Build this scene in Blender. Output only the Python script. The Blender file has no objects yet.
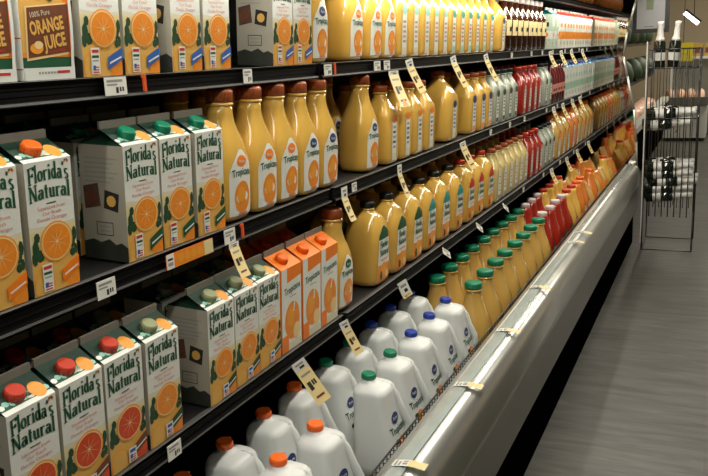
import bpy, math, random
from mathutils import Matrix, Vector
random.seed(7)
PI = math.pi
H = 1.5                      # camera height above the floor
SC = bpy.context.scene
COL = SC.collection

# ------------------------------------------------------------------ camera
cam_d = bpy.data.cameras.new('camera'); cam = bpy.data.objects.new('camera', cam_d); COL.objects.link(cam)
f_px = 820.0
Yc = Vector((727-354, 38-238, f_px)).normalized()
a_ = 509-354; b_ = -(Yc.x*a_ + Yc.z*f_px)/Yc.y
Zc = -Vector((a_, b_, f_px)).normalized()
Xc = Yc.cross(Zc)
right = Vector((Xc.x, Yc.x, Zc.x)); up = -Vector((Xc.y, Yc.y, Zc.y)); back = -Vector((Xc.z, Yc.z, Zc.z))
mw = Matrix(((right.x, up.x, back.x, 0), (right.y, up.y, back.y, 0), (right.z, up.z, back.z, H), (0, 0, 0, 1)))
cam.matrix_world = mw
cam_d.sensor_width = 36; cam_d.lens = f_px/708*36
cam_d.clip_start = 0.05; cam_d.clip_end = 60
SC.camera = cam

# ------------------------------------------------------------------ world, light, exposure
w = bpy.data.worlds.new('store_air'); SC.world = w; w.use_nodes = True
w.node_tree.nodes['Background'].inputs[0].default_value = (1.0, .93, .8, 1)
w.node_tree.nodes['Background'].inputs[1].default_value = 0.02
SC.view_settings.view_transform = 'Standard'; SC.view_settings.look = 'None'
SC.view_settings.exposure = 0.0; SC.view_settings.gamma = 1
SC.view_settings.use_curve_mapping = False

def area(name, loc, rot, sx, sy, power, color=(1, .93, .8), spread=180):
    d = bpy.data.lights.new(name, 'AREA'); d.shape = 'RECTANGLE'; d.size = sx; d.size_y = sy
    d.energy = power; d.color = color; d.spread = math.radians(spread)
    o = bpy.data.objects.new(name, d); COL.objects.link(o); o.location = loc; o.rotation_euler = rot
    return o
# tube light under the canopy lip of the case (runs along the case)
area('canopy_tube_light', (-.38, 3.95, H+.55), (0, math.radians(-33), 0), .10, 5.0, 74, (1, .93, .80))
area('canopy_tube_light_near', (-.38, .40, H+.55), (0, math.radians(-33), 0), .10, 1.9, 23, (1, .95, .87))
# lamps under the front lip of the highest shelf
area('under_shelf_light', (-.885, 4.25, H+.222), (0, math.radians(25), 0), .02, 4.6, 11, (1, .94, .80))
area('under_shelf_light_near', (-.885, .70, H+.222), (0, math.radians(25), 0), .02, 2.2, 4.2, (1, .96, .88))
# aisle ceiling lamps
for k, yy in enumerate((1.6, 5.0, 9.0, 13.0)):
    area('aisle_ceiling_light', (1.3, yy, 3.55), (0, 0, 0), .3, 1.2, (10, 8, 45, 190)[k], (1, .93, .78))
area('far_case_light', (-.55, 10.2, H+.62), (0, math.radians(-20), 0), .10, 5.0, 16, (1, .9, .75))

# ------------------------------------------------------------------ materials
MATS = {}
def mat(name, col, rough=.5, metal=0, spec=.5, noise=0, nscale=20, bump=0, coat=0, emis=0, trans=0, stretch=None, sss=0):
    if name in MATS: return MATS[name]
    m = bpy.data.materials.new(name); m.use_nodes = True; nt = m.node_tree; b = nt.nodes['Principled BSDF']
    c = (*col, 1)
    b.inputs['Base Color'].default_value = c; b.inputs['Roughness'].default_value = rough
    b.inputs['Metallic'].default_value = metal; b.inputs['Specular IOR Level'].default_value = spec
    b.inputs['Coat Weight'].default_value = coat; b.inputs['Coat Roughness'].default_value = .12
    if sss:
        b.inputs['Subsurface Weight'].default_value = sss; b.inputs['Subsurface Radius'].default_value = (.02, .012, .004)
    if trans: b.inputs['Transmission Weight'].default_value = trans
    if emis:
        b.inputs['Emission Color'].default_value = c; b.inputs['Emission Strength'].default_value = emis
    tc = nt.nodes.new('ShaderNodeTexCoord'); mp = nt.nodes.new('ShaderNodeMapping')
    nt.links.new(tc.outputs['Object'], mp.inputs['Vector'])
    if stretch: mp.inputs['Scale'].default_value = stretch
    n = nt.nodes.new('ShaderNodeTexNoise'); n.inputs['Scale'].default_value = nscale; n.inputs['Detail'].default_value = 4
    nt.links.new(mp.outputs[0], n.inputs['Vector'])
    k = noise if noise else .04
    mx = nt.nodes.new('ShaderNodeMix'); mx.data_type = 'RGBA'
    mx.inputs['A'].default_value = tuple(max(0, v*(1-k)) for v in col)+(1,)
    mx.inputs['B'].default_value = tuple(min(1, v*(1+k)) for v in col)+(1,)
    nt.links.new(n.outputs['Fac'], mx.inputs['Factor']); nt.links.new(mx.outputs['Result'], b.inputs['Base Color'])
    if bump:
        bp = nt.nodes.new('ShaderNodeBump'); bp.inputs['Strength'].default_value = bump; bp.inputs['Distance'].default_value = .004
        nt.links.new(n.outputs['Fac'], bp.inputs['Height']); nt.links.new(bp.outputs[0], b.inputs['Normal'])
    MATS[name] = m
    return m

mat('paper_white', (.78, .80, .73), .45, coat=.15)
mat('paper_cream', (.72, .68, .50), .45)
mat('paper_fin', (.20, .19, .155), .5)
mat('paper_tan_shaded', (.40, .37, .29), .5)  # tan with the shade of the less lit carton side mixed in
mat('print_cream_yellow', (.78, .66, .34), .45)
mat('print_yellow_orange', (.74, .42, .09), .45)
mat('print_orange', (.85, .27, .02), .4, noise=.12, nscale=90)
mat('print_orange_bright', (.90, .22, .01), .4)
mat('print_orange_rim', (.86, .34, .03), .4)
mat('print_pith', (.85, .62, .28), .45)
mat('print_red_flesh', (.68, .07, .015), .4, noise=.15, nscale=90)
mat('print_leaf', (.012, .06, .022), .5, noise=.5, nscale=160)
mat('print_green', (.008, .085, .035), .5)
mat('print_teal', (.02, .27, .25), .45)
mat('print_mint', (.30, .62, .50), .45)
mat('print_mint_pale', (.50, .62, .50), .45)
mat('print_blue_soft', (.10, .30, .48), .45)
mat('print_pink', (.66, .25, .20), .5)
mat('roof_green', (.010, .045, .025), .45, noise=.5, nscale=120)
mat('print_navy', (.015, .035, .15), .45)
mat('print_blue', (.03, .12, .42), .45)
mat('print_red', (.55, .03, .02), .45)
mat('print_dark', (.02, .02, .018), .5)
mat('print_grey', (.30, .30, .28), .5)
mat('print_brown', (.16, .045, .014), .5, noise=.25, nscale=60)
mat('print_photo', (.11, .05, .03), .5, noise=.8, nscale=70)
mat('print_hill', (.03, .035, .025), .5, noise=.5, nscale=60)
mat('cap_green', (.0, .21, .10), .35, coat=.3)
mat('cap_orange', (.90, .15, .008), .35, coat=.2)
mat('cap_red', (.55, .045, .018), .35, coat=.2)
mat('cap_olive', (.30, .32, .17), .4)
mat('cap_rust', (.36, .085, .022), .38, coat=.2)
mat('cap_blue', (.01, .045, .36), .35, coat=.2)
mat('cap_white', (.7, .62, .6), .4)
mat('cap_dark', (.012, .02, .016), .4)
mat('juice_yellow', (.72, .435, .085), .14, coat=.5, noise=.07, nscale=14)
mat('juice_gold', (.56, .345, .085), .18, coat=.5, noise=.07, nscale=14)
mat('juice_pale', (.60, .48, .19), .16, coat=.5, noise=.06, nscale=14)
mat('juice_red', (.33, .018, .009), .2, coat=.5, noise=.1, nscale=14)
mat('juice_brown', (.045, .014, .006), .12, coat=.6)
mat('juice_plum', (.12, .012, .015), .15, coat=.5)
mat('juice_grey', (.38, .42, .34), .2, coat=.5)
mat('juice_orange', (.68, .20, .03), .2, coat=.5, noise=.1, nscale=14)
mat('milk_plastic', (.74, .77, .75), .38, coat=.1, noise=.03, nscale=12)
mat('black_metal', (.012, .012, .013), .38, spec=.5)
mat('black_rail', (.003, .003, .0034), .5, spec=.15)
mat('rail_lip', (.09, .09, .085), .4)
mat('case_liner', (.009, .0085, .008), .6)
mat('shelf_steel', (.006, .006, .006), .6, noise=.2, nscale=8)
mat('wire_dark', (.05, .05, .048), .35, metal=.6)
mat('bumper_silver', (.55, .56, .52), .28, metal=.75, noise=.06, nscale=6)
mat('bumper_edge', (.62, .62, .58), .25, metal=.5)
mat('channel_glass', (.42, .49, .47), .1, coat=1, noise=.2, nscale=10)
mat('panel_grey', (.18, .178, .158), .38, metal=.25, noise=.08, nscale=3)
mat('kick_shade', (.003, .003, .003), .9, spec=0)  # gloss-free black, the shade below the cases put into the colour
mat('mirror_steel', (.62, .59, .52), .035, metal=1, bump=.12, nscale=4)
mat('tag_white', (.80, .80, .72), .5)
mat('tag_yellow', (.82, .66, .30), .5)
mat('tag_clip', (.75, .10, .02), .4)
mat('wall_beige', (.50, .41, .28), .8, noise=.08, nscale=2)
mat('ceiling_dark', (.10, .09, .08), .9)
mat('sign_yellow', (.85, .70, .03), .5)
mat('box_brown', (.38, .24, .04), .6)
mat('meat', (.66, .42, .30), .4, noise=.5, nscale=9)
mat('plant_green', (.03, .06, .025), .6, noise=.5, nscale=20)
mat('display_grey', (.30, .31, .32), .35)
mat('display_green', (.16, .20, .12), .4)
mat('wine_glass', (.008, .013, .008), .08, coat=.6)
mat('foil_white', (.66, .66, .62), .3)
mat('bag_orange', (.66, .24, .04), .3, noise=.35, nscale=20, coat=.4, bump=.3)
mat('bag_gold', (.68, .44, .14), .3, noise=.35, nscale=20, coat=.4, bump=.3)
mat('lamp_glow', (1, .95, .85), .5, emis=4)
mat('white_enamel', (.55, .55, .50), .35)

def floor_mat():
    m = bpy.data.materials.new('vinyl_plank'); m.use_nodes = True; nt = m.node_tree; b = nt.nodes['Principled BSDF']
    L = nt.links.new
    tc = nt.nodes.new('ShaderNodeTexCoord')
    br = nt.nodes.new('ShaderNodeTexBrick'); br.inputs['Scale'].default_value = 1
    br.inputs['Brick Width'].default_value = 1.22; br.inputs['Row Height'].default_value = .152; br.inputs['Mortar Size'].default_value = .0012
    br.inputs['Color1'].default_value = (.044, .043, .036, 1); br.inputs['Color2'].default_value = (.058, .056, .047, 1); br.inputs['Mortar'].default_value = (.06, .058, .052, 1)
    L(tc.outputs['Object'], br.inputs['Vector'])
    mp = nt.nodes.new('ShaderNodeMapping'); mp.inputs['Scale'].default_value = (2.0, 13, 1); L(tc.outputs['Object'], mp.inputs['Vector'])
    n = nt.nodes.new('ShaderNodeTexNoise'); n.inputs['Scale'].default_value = 1.6; n.inputs['Detail'].default_value = 7; n.inputs['Roughness'].default_value = .65; n.inputs['Distortion'].default_value = .6
    L(mp.outputs[0], n.inputs['Vector'])
    r = nt.nodes.new('ShaderNodeMapRange'); r.inputs['From Min'].default_value = .3; r.inputs['From Max'].default_value = .7; r.inputs['To Min'].default_value = .35; r.inputs['To Max'].default_value = 1.7
    L(n.outputs['Fac'], r.inputs['Value'])
    mx = nt.nodes.new('ShaderNodeVectorMath'); mx.operation = 'SCALE'
    L(br.outputs['Color'], mx.inputs[0]); L(r.outputs[0], mx.inputs['Scale']); L(mx.outputs[0], b.inputs['Base Color'])
    b.inputs['Roughness'].default_value = .42
    bp = nt.nodes.new('ShaderNodeBump'); bp.inputs['Strength'].default_value = .15; bp.inputs['Distance'].default_value = .003
    L(n.outputs['Fac'], bp.inputs['Height']); L(bp.outputs[0], b.inputs['Normal'])
    return m
MATS['vinyl_plank'] = floor_mat()

# ------------------------------------------------------------------ mesh builder
def sgn(v): return -1 if v < 0 else 1
class MB:
    def __init__(s): s.v = []; s.f = []; s.m = []; s.sm = []; s.mats = []
    def mi(s, name):
        if name not in s.mats: s.mats.append(name)
        return s.mats.index(name)
    def face(s, idx, m, smooth=False): s.f.append(tuple(idx)); s.m.append(s.mi(m)); s.sm.append(smooth)
    def poly(s, pts, m, smooth=False):
        n = len(s.v); s.v += [tuple(p) for p in pts]; s.face(range(n, n+len(pts)), m, smooth)
    def box(s, x0, x1, y0, y1, z0, z1, m):
        n = len(s.v)
        s.v += [(x, y, z) for z in (z0, z1) for y in (y0, y1) for x in (x0, x1)]
        for q in ((0, 2, 3, 1), (4, 5, 7, 6), (0, 1, 5, 4), (2, 6, 7, 3), (0, 4, 6, 2), (1, 3, 7, 5)): s.face([n+i for i in q], m)
    def obox(s, c, ax, ay, az, m):
        n = len(s.v); c = Vector(c)
        for k in (-1, 1):
            for j in (-1, 1):
                for i in (-1, 1): s.v.append(tuple(c+Vector(ax)*i+Vector(ay)*j+Vector(az)*k))
        for q in ((0, 2, 3, 1), (4, 5, 7, 6), (0, 1, 5, 4), (2, 6, 7, 3), (0, 4, 6, 2), (1, 3, 7, 5)): s.face([n+i for i in q], m)
    def loft(s, prof, m, seg=32, cx=0, cy=0, capb=True, capt=True, xoff=None):
        """prof: (z, hx, hy, n) superellipse rings"""
        base = len(s.v)
        for r in prof:
            z, hx, hy, n = r[:4]; ox = r[4] if len(r) > 4 else 0
            for k in range(seg):
                t = 2*PI*(k+.5)/seg; c, d = math.cos(t), math.sin(t)
                s.v.append((cx+ox+hx*sgn(c)*abs(c)**(2/n), cy+hy*sgn(d)*abs(d)**(2/n), z))
        for i in range(len(prof)-1):
            for k in range(seg):
                a = base+i*seg+k; b = base+i*seg+(k+1) % seg
                s.face((a, b, b+seg, a+seg), m, True)
        if capb: s.face([base+k for k in reversed(range(seg))], m)
        if capt: s.face([base+(len(prof)-1)*seg+k for k in range(seg)], m)
    def tube(s, pts, r, m, seg=8):
        pts = [Vector(p) for p in pts]; base = len(s.v)
        rr = r if isinstance(r, (list, tuple)) else [r]*len(pts)
        prevn = None
        for i, p in enumerate(pts):
            t = (pts[min(i+1, len(pts)-1)]-pts[max(i-1, 0)]).normalized()
            ref = Vector((0, 0, 1)) if abs(t.z) < .9 else Vector((1, 0, 0))
            u = t.cross(ref).normalized()
            if prevn is not None and u.dot(prevn) < 0: u = -u
            prevn = u; v = t.cross(u)
            for k in range(seg):
                a = 2*PI*k/seg; s.v.append(tuple(p+u*(math.cos(a)*rr[i])+v*(math.sin(a)*rr[i])))
        for i in range(len(pts)-1):
            for k in range(seg):
                a = base+i*seg+k; b = base+i*seg+(k+1) % seg; s.face((a, b, b+seg, a+seg), m, seg > 4)
        s.face([base+k for k in reversed(range(seg))], m); s.face([base+(len(pts)-1)*seg+k for k in range(seg)], m)
    def extrude(s, prof, y0, y1, m, mats=None, closed=True):
        """prof: list of (x,z), extruded along y; mats optional per segment"""
        n = len(s.v); N = len(prof)
        s.v += [(x, y0, z) for x, z in prof]+[(x, y1, z) for x, z in prof]
        for i in range(N if closed else N-1):
            j = (i+1) % N; s.face((n+i, n+j, n+N+j, n+N+i), (mats[i] if mats else m))
        if closed:
            s.face([n+i for i in reversed(range(N))], m); s.face([n+N+i for i in range(N)], m)
    def build(s, name, parent=None):
        me = bpy.data.meshes.new(name); me.from_pydata(s.v, [], s.f)
        for q in s.mats: me.materials.append(MATS[q])
        me.polygons.foreach_set('material_index', s.m); me.polygons.foreach_set('use_smooth', s.sm)
        me.update()
        o = bpy.data.objects.new(name, me); COL.objects.link(o); o.parent = parent
        return o

def tag(o, label=None, cat=None, group=None, kind=None):
    if label: o['label'] = label
    if cat: o['category'] = cat
    if group: o['group'] = group
    if kind: o['kind'] = kind
    return o
def empty(name):
    o = bpy.data.objects.new(name, None); COL.objects.link(o); o.empty_display_size = .02; return o
CH = {}
def children(o): return [c for c in bpy.data.objects if c.parent == o]
def dup(root):
    r = root.copy(); COL.objects.link(r)
    if root.name not in CH: CH[root.name] = [(c, children(c)) for c in children(root)]
    for c, gs in CH[root.name]:
        k = c.copy(); COL.objects.link(k); k.parent = r
        for g in gs:
            q = g.copy(); COL.objects.link(q); q.parent = k
    return r
USED = set()
TILT = math.radians(3)
def place(proto, x, y, z, label, cat, group=None, tilt=TILT, rz=0):
    if proto.name in USED: o = dup(proto)
    else: USED.add(proto.name); o = proto
    o.location = (x, y, z); o.rotation_euler = (0, tilt, rz)
    for k in ('group', 'kind'):
        if k in o: del o[k]
    return tag(o, label, cat, group)

# ------------------------------------------------------------------ lettering
_tx = {}
def text2d(s, bold=0):
    """outline of a word in the built-in font -> (verts2d, faces, width), cap height scaled to 1"""
    if (s, bold) in _tx: return _tx[(s, bold)]
    c = bpy.data.curves.new('lettering', 'FONT'); c.body = s; c.offset = bold; c.resolution_u = 2
    o = bpy.data.objects.new('lettering', c); COL.objects.link(o)
    dg = bpy.context.evaluated_depsgraph_get(); me = bpy.data.meshes.new_from_object(o.evaluated_get(dg))
    vs = [(v.co.x/.7, v.co.y/.7) for v in me.vertices]; fs = [tuple(p.vertices) for p in me.polygons]
    bpy.data.objects.remove(o); bpy.data.curves.remove(c); bpy.data.meshes.remove(me)
    x0 = min(v[0] for v in vs); x1 = max(v[0] for v in vs)
    vs = [(v[0]-x0, v[1]) for v in vs]
    _tx[(s, bold)] = (vs, fs, x1-x0); return _tx[(s, bold)]
def put_text(mb, s, m, fn, cx, cz, width, height, bold=.0, rot=0, arch=0):
    """fn(a,b)->3D ; centred at cx, baseline cz"""
    vs, fs, w0 = text2d(s, bold); n = len(mb.v); cr, sr = math.cos(rot), math.sin(rot)
    for (x, y) in vs:
        a = (x/w0-.5)*width; b = y*height
        b += arch*(1-(2*a/width)**2)
        mb.v.append(tuple(fn(cx+a*cr-b*sr, cz+a*sr+b*cr)))
    for q in fs: mb.face([n+i for i in q], m)
# nib-pen serif capitals and small letters for the carton wordmark: strokes in em units
def arc(cx, cy, rx, ry, a0, a1, n=12):
    return [(cx+rx*math.cos(math.radians(a0+(a1-a0)*i/n)), cy+ry*math.sin(math.radians(a0+(a1-a0)*i/n))) for i in range(n+1)]
GL = {
 'F': (.46, [[(.12, 0), (.12, .95)], [(.02, .02), (.24, .02)], [(.02, .93), (.44, .93)], [(.43, .95), (.43, .76)], [(.12, .5), (.34, .5)], [(.34, .6), (.34, .4)]]),
 'l': (.24, [[(.12, 0), (.12, 1)], [(.03, .02), (.21, .02)], [(.04, .97), (.12, .98)]]),
 'o': (.42, [arc(.21, .3, .14, .27, 0, 360, 20)]),
 'r': (.36, [[(.11, 0), (.11, .58)], [(.03, .02), (.21, .02)], [(.03, .56), (.11, .57)], arc(.24, .38, .12, .18, 165, 50, 8)]),
 'i': (.24, [[(.12, 0), (.12, .58)], [(.03, .02), (.21, .02)], [(.04, .56), (.12, .57)], [(.12, .74), (.12, .86)]]),
 'd': (.45, [arc(.19, .3, .12, .27, 0, 360, 18), [(.33, 0), (.33, 1)], [(.33, .02), (.43, .03)], [(.25, .97), (.33, .98)]]),
 'a': (.42, [arc(.17, .19, .11, .17, 0, 360, 16), [(.31, .06), (.31, .42)], arc(.2, .42, .11, .15, 0, 160, 8), [(.31, .05), (.4, .03)]]),
 "'": (.14, [[(.08, .98), (.05, .76)]]),
 's': (.34, [arc(.17, .44, .1, .13, 35, 250, 10)+arc(.16, .16, .11, .14, 70, -145, 10)]),
 'N': (.60, [[(.12, 0), (.12, .95)], [(.48, 0), (.48, .95)], [(.12, .93), (.48, .03)], [(.02, .02), (.22, .02)], [(.38, .93), (.58, .93)], [(.01, .93), (.14, .93)]]),
 't': (.30, [[(.14, .1), (.14, .8)], [(.03, .56), (.26, .56)], arc(.21, .12, .07, .1, 180, 300, 6)]),
 'u': (.45, [[(.11, .57), (.11, .2)], arc(.21, .19, .10, .17, 180, 310, 8), [(.33, 0), (.33, .58)], [(.33, .02), (.43, .03)], [(.03, .56), (.11, .57)], [(.25, .56), (.33, .57)]]),
}
def wordmark(mb, word, m, fn, cx, cz, width, height, arch=0, nx=.078, ny=.034, slope=0):
    tot = sum(GL[c][0] for c in word); x = 0
    for c in word:
        adv, strokes = GL[c]
        for st in strokes:
            L = []; R = []
            for i, p in enumerate(st):
                q0 = st[max(i-1, 0)]; q1 = st[min(i+1, len(st)-1)]
                dx, dy = q1[0]-q0[0], q1[1]-q0[1]; l = math.hypot(dx, dy) or 1
                nnx, nny = -dy/l, dx/l; wd = math.hypot(nx*nnx, ny*nny)
                if c == 'N' and len(st) == 2 and abs(dx) < .01: wd *= .65
                L.append((p[0]+nnx*wd, p[1]+nny*wd)); R.append((p[0]-nnx*wd, p[1]-nny*wd))
            for i in range(len(st)-1):
                pts = []
                for (px, py) in (L[i], R[i], R[i+1], L[i+1]):
                    a = ((x+px)/tot-.5)*width; b = py*height+arch*(1-(2*a/width)**2)+slope*a
                    pts.append(fn(cx+a, cz+b))
                mb.poly(pts, m)
        x += adv

# flat art on a face: fn(a,b,layer) -> 3D point
class Art:
    def __init__(s, mb, fn): s.mb = mb; s.fn = fn
    def at(s, lay): return lambda a, b: s.fn(a, b, lay)
    def rect(s, a0, a1, b0, b1, m, lay, nx=1, ny=1):
        for i in range(nx):
            for j in range(ny):
                p = a0+(a1-a0)*i/nx, a0+(a1-a0)*(i+1)/nx; q = b0+(b1-b0)*j/ny, b0+(b1-b0)*(j+1)/ny
                s.mb.poly([s.fn(p[0], q[0], lay), s.fn(p[1], q[0], lay), s.fn(p[1], q[1], lay), s.fn(p[0], q[1], lay)], m)
    def quad(s, pts, m, lay): s.mb.poly([s.fn(a, b, lay) for a, b in pts], m)
    def disc(s, ca, cb, r, m, lay, ry=None, seg=20, a0=0, a1=360, amin=-9, amax=9, bmin=-9):
        ry = ry or r
        pts = [(ca+r*math.cos(math.radians(a0+(a1-a0)*i/seg)), cb+ry*math.sin(math.radians(a0+(a1-a0)*i/seg))) for i in range(seg+(a1-a0 < 360))]
        pts = [(min(max(p, amin), amax), max(q, bmin)) for p, q in pts]
        n = len(s.mb.v); s.mb.v.append(tuple(s.fn(min(max(ca, amin), amax), max(cb, bmin), lay))); s.mb.v += [tuple(s.fn(p, q, lay)) for p, q in pts]
        k = len(pts)
        for i in range(k-(a1-a0 < 360)): s.mb.face((n, n+1+i, n+1+(i+1) % k), m)
    def slice(s, ca, cb, r, flesh, lay, ry=None, **kw):
        ry = ry or r
        s.disc(ca, cb, r, 'print_orange_rim', lay, ry, **kw); s.disc(ca, cb, r*.92, 'print_pith', lay+1, ry*.92, **kw)
        s.disc(ca, cb, r*.85, flesh, lay+2, ry*.85, **kw)
        for k in range(9):
            t = 2*PI*k/9+.2; dx, dy = math.cos(t), math.sin(t); px, py = -dy*.012*r/.5*.6, dx*.012*r/.5*.6
            p = [(ca+dx*r*.08-px, cb+dy*ry*.08-py), (ca+dx*r*.8, cb+dy*ry*.8), (ca+dx*r*.08+px, cb+dy*ry*.08+py)]
            s.quad(p, 'print_pith', lay+3)
        s.disc(ca, cb, r*.08, 'print_pith', lay+3, ry*.08, seg=8)

E_ = .00025
# ------------------------------------------------------------------ cartons
CW = .047   # half width
def carton_shell(mb, h=CW, zs=.200, body='paper_white', roof='paper_white'):
    zr = zs+.026
    P = [(h, -h), (h, h), (-h, h), (-h, -h)]
    n = len(mb.v); mb.v += [(x, y, 0) for x, y in P]+[(x, y, zs) for x, y in P]
    mb.face((n+3, n+2, n+1, n), body)
    for i in range(4):
        j = (i+1) % 4; mb.face((n+i, n+j, n+4+j, n+4+i), body)
    r = len(mb.v); mb.v += [(.002, -h, zr), (.002, h, zr), (-.002, h, zr), (-.002, -h, zr), (0, -h+.028, zr-.004), (0, h-.028, zr-.004)]
    mb.face((n+4, n+5, r+1, r), roof); mb.face((n+6, n+7, r+3, r+2), roof)
    mb.face((n+7, n+4, r+4), roof); mb.face((n+4, r, r+4), roof); mb.face((r+3, n+7, r+4), roof)
    mb.face((n+5, n+6, r+5), roof); mb.face((r+1, n+5, r+5), roof); mb.face((n+6, r+2, r+5), roof)
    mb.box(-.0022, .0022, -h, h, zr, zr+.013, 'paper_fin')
def side_art(mb, h=CW, hill=True):
    A = Art(mb, lambda a, b, l: (a, -h-E_*l, b))
    A.rect(-h, h, 0, .2, 'paper_tan_shaded', 1)  # side panel base, its shade painted in
    for k in range(6): A.rect(-.036, .034-.008*(k % 3), .176-.008*k, .1785-.008*k, 'print_grey', 2)
    A.quad([(-.040, .088), (-.006, .095), (-.010, .135), (-.042, .128)], 'print_photo', 2)
    A.quad([(.000, .092), (.030, .086), (.034, .118), (.004, .124)], 'print_dark', 2)
    A.disc(.017, .105, .010, 'print_yellow_orange', 3, seg=10)
    A.disc(-.024, .110, .009, 'print_brown', 3, seg=10)
    for q in ((-.018, .018, .066, .0675), (-.018, .018, .044, .0455), (-.018, -.0165, .044, .0675), (.0165, .018, .044, .0675)): A.rect(*q, 'print_hill', 2)
    A.rect(-.012, .012, .058, .061, 'print_grey', 2); A.rect(-.012, .012, .050, .053, 'print_grey', 2)
    if hill:
        pts = [(-h, 0), (h, 0), (h, .026), (.034, .033), (.022, .029), (.008, .038), (-.010, .031), (-.026, .036), (-h, .030)]
        A.quad(pts, 'print_hill', 2)
def screw_cap(parent, m, x=.024, z=.210, r=.0150, hgt=.016, y=-.010):
    c = MB(); c.loft([(0, r*.97, r*.97, 2), (hgt*.75, r, r, 2), (hgt, r*.9, r*.9, 2)], m, seg=20)
    for k in range(20):
        t = 2*PI*k/20; c.obox((math.cos(t)*r, math.sin(t)*r, hgt*.4), (.0006*math.cos(t), .0006*math.sin(t), 0), (-.0008*math.sin(t), .0008*math.cos(t), 0), (0, 0, hgt*.33), m)
    o = c.build('screw_cap', parent); o.location = (x, y, z); o.rotation_euler = (0, math.radians(22), 0)
    return o

def citrus_carton(cap, flesh, ribbon, badge=0, kindname='juice_carton', flesh2=None):
    root = empty(kindname); mb = MB(); h = CW
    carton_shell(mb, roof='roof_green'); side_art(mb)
    A = Art(mb, lambda a, b, l: (h+E_*l, a, b))
    A.rect(-h, h, 0, .098, 'print_cream_yellow', 1); A.rect(-h, h, 0, .062, 'print_yellow_orange', 2)
    A.quad([(-h, .098), (h, .098), (h, .104), (0, .101), (-h, .106)], 'paper_cream', 1)
    # leaves
    for i, (a, b, r, q) in enumerate(((-.038, .064, .007, .013), (-.030, .052, .009, .010), (-.041, .050, .006, .012), (-.034, .080, .006, .008), (.042, .072, .005, .012), (.037, .060, .006, .010), (.043, .048, .004, .009), (.036, .044, .006, .007))):
        A.disc(a, b+.008, r, 'print_leaf', 3+.12*i, q, seg=7, amin=-h, amax=h)
    A.disc(-.026, .014, .021, 'print_orange_rim', 4, .026, bmin=0, amin=-h, amax=h); A.disc(-.026, .014, .019, 'print_yellow_orange', 5, .023, bmin=0, amin=-h, amax=h)
    A.disc(.034, .016, .019, 'print_orange_rim', 4, .024, bmin=0, amax=h); A.disc(.034, .016, .016, flesh2 or 'print_orange', 5, .02, bmin=0, amax=h)
    A.slice(.004, .076, .0335, flesh, 6, .0315)
    A.quad([(.010, .010), (h, .026), (h, .046), (.010, .030)], ribbon, 10)
    A.quad([(.014, .019), (.044, .029), (.044, .032), (.014, .022)], 'paper_white', 11)
    # badge with small flag
    bx = -.030 if badge == 0 else -.004
    A.rect(bx, bx+.020, .004, .046 if badge == 0 else .030, 'paper_white', 11)
    if badge == 0:
        A.rect(bx+.002, bx+.018, .038, .043, 'print_red', 12); A.rect(bx+.002, bx+.018, .030, .034, 'print_green', 12)
        A.rect(bx+.003, bx+.017, .0245, .0265, 'print_grey', 12)
    for k in range(3): A.rect(bx+.003, bx+.017, .006+.004*k, .008+.004*k, 'print_red', 12)
    A.rect(bx+.003, bx+.009, .0115, .018, 'print_blue', 13)
    if badge: A.rect(bx+.003, bx+.017, .021, .027, 'print_blue', 12)
    # writing
    wordmark(mb, "Florida's", 'print_green', A.at(3), -.001, .1665, .082, .026, arch=.005)
    wordmark(mb, "Natural", 'print_green', A.at(3), -.001, .1405, .084, .025, arch=.004)
    for k in range(5):
        t = PI*(.1+.2*k); A.disc(.036+.004*math.cos(t), .1925+.004*math.sin(t), .0020, 'print_green' if k % 2 else 'print_orange', 3, seg=6)
    A.rect(-.010, .010, .1355, .1370, 'print_green', 3)
    put_text(mb, 'Squeezed from', 'print_pink', A.at(3), 0, .1275, .056, .0056)
    put_text(mb, 'Our Fresh', 'print_pink', A.at(3), 0, .1190, .038, .0056)
    put_text(mb, 'Florida Oranges', 'print_pink', A.at(3), 0, .1105, .060, .0056)
    # printed roof: green band, leaves and an orange by the cap
    def roof(a, b, l):   # b 0..1 up the slope
        return (h+(.002-h)*b+E_*l*.6, a, .2+.026*b+E_*l*.8)
    R = Art(mb, roof)
    R.rect(-h, h, .0, .16, 'paper_white', 1)
    R.rect(-h, h, .16, .26, 'print_green', 1)
    for k in range(9): R.disc(-.042+.0105*k, .30+.06*(k % 2), .006, 'paper_white' if k % 3 == 0 else 'print_mint', 2, .10, seg=7)
    R.disc(.028, .36, .014, 'print_orange_rim', 3, .30, seg=14)
    R.disc(.012, .30, .010, 'paper_cream', 2, .12, seg=8)
    mb.build('carton_body', root)
    screw_cap(root, cap)
    return root

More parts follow.
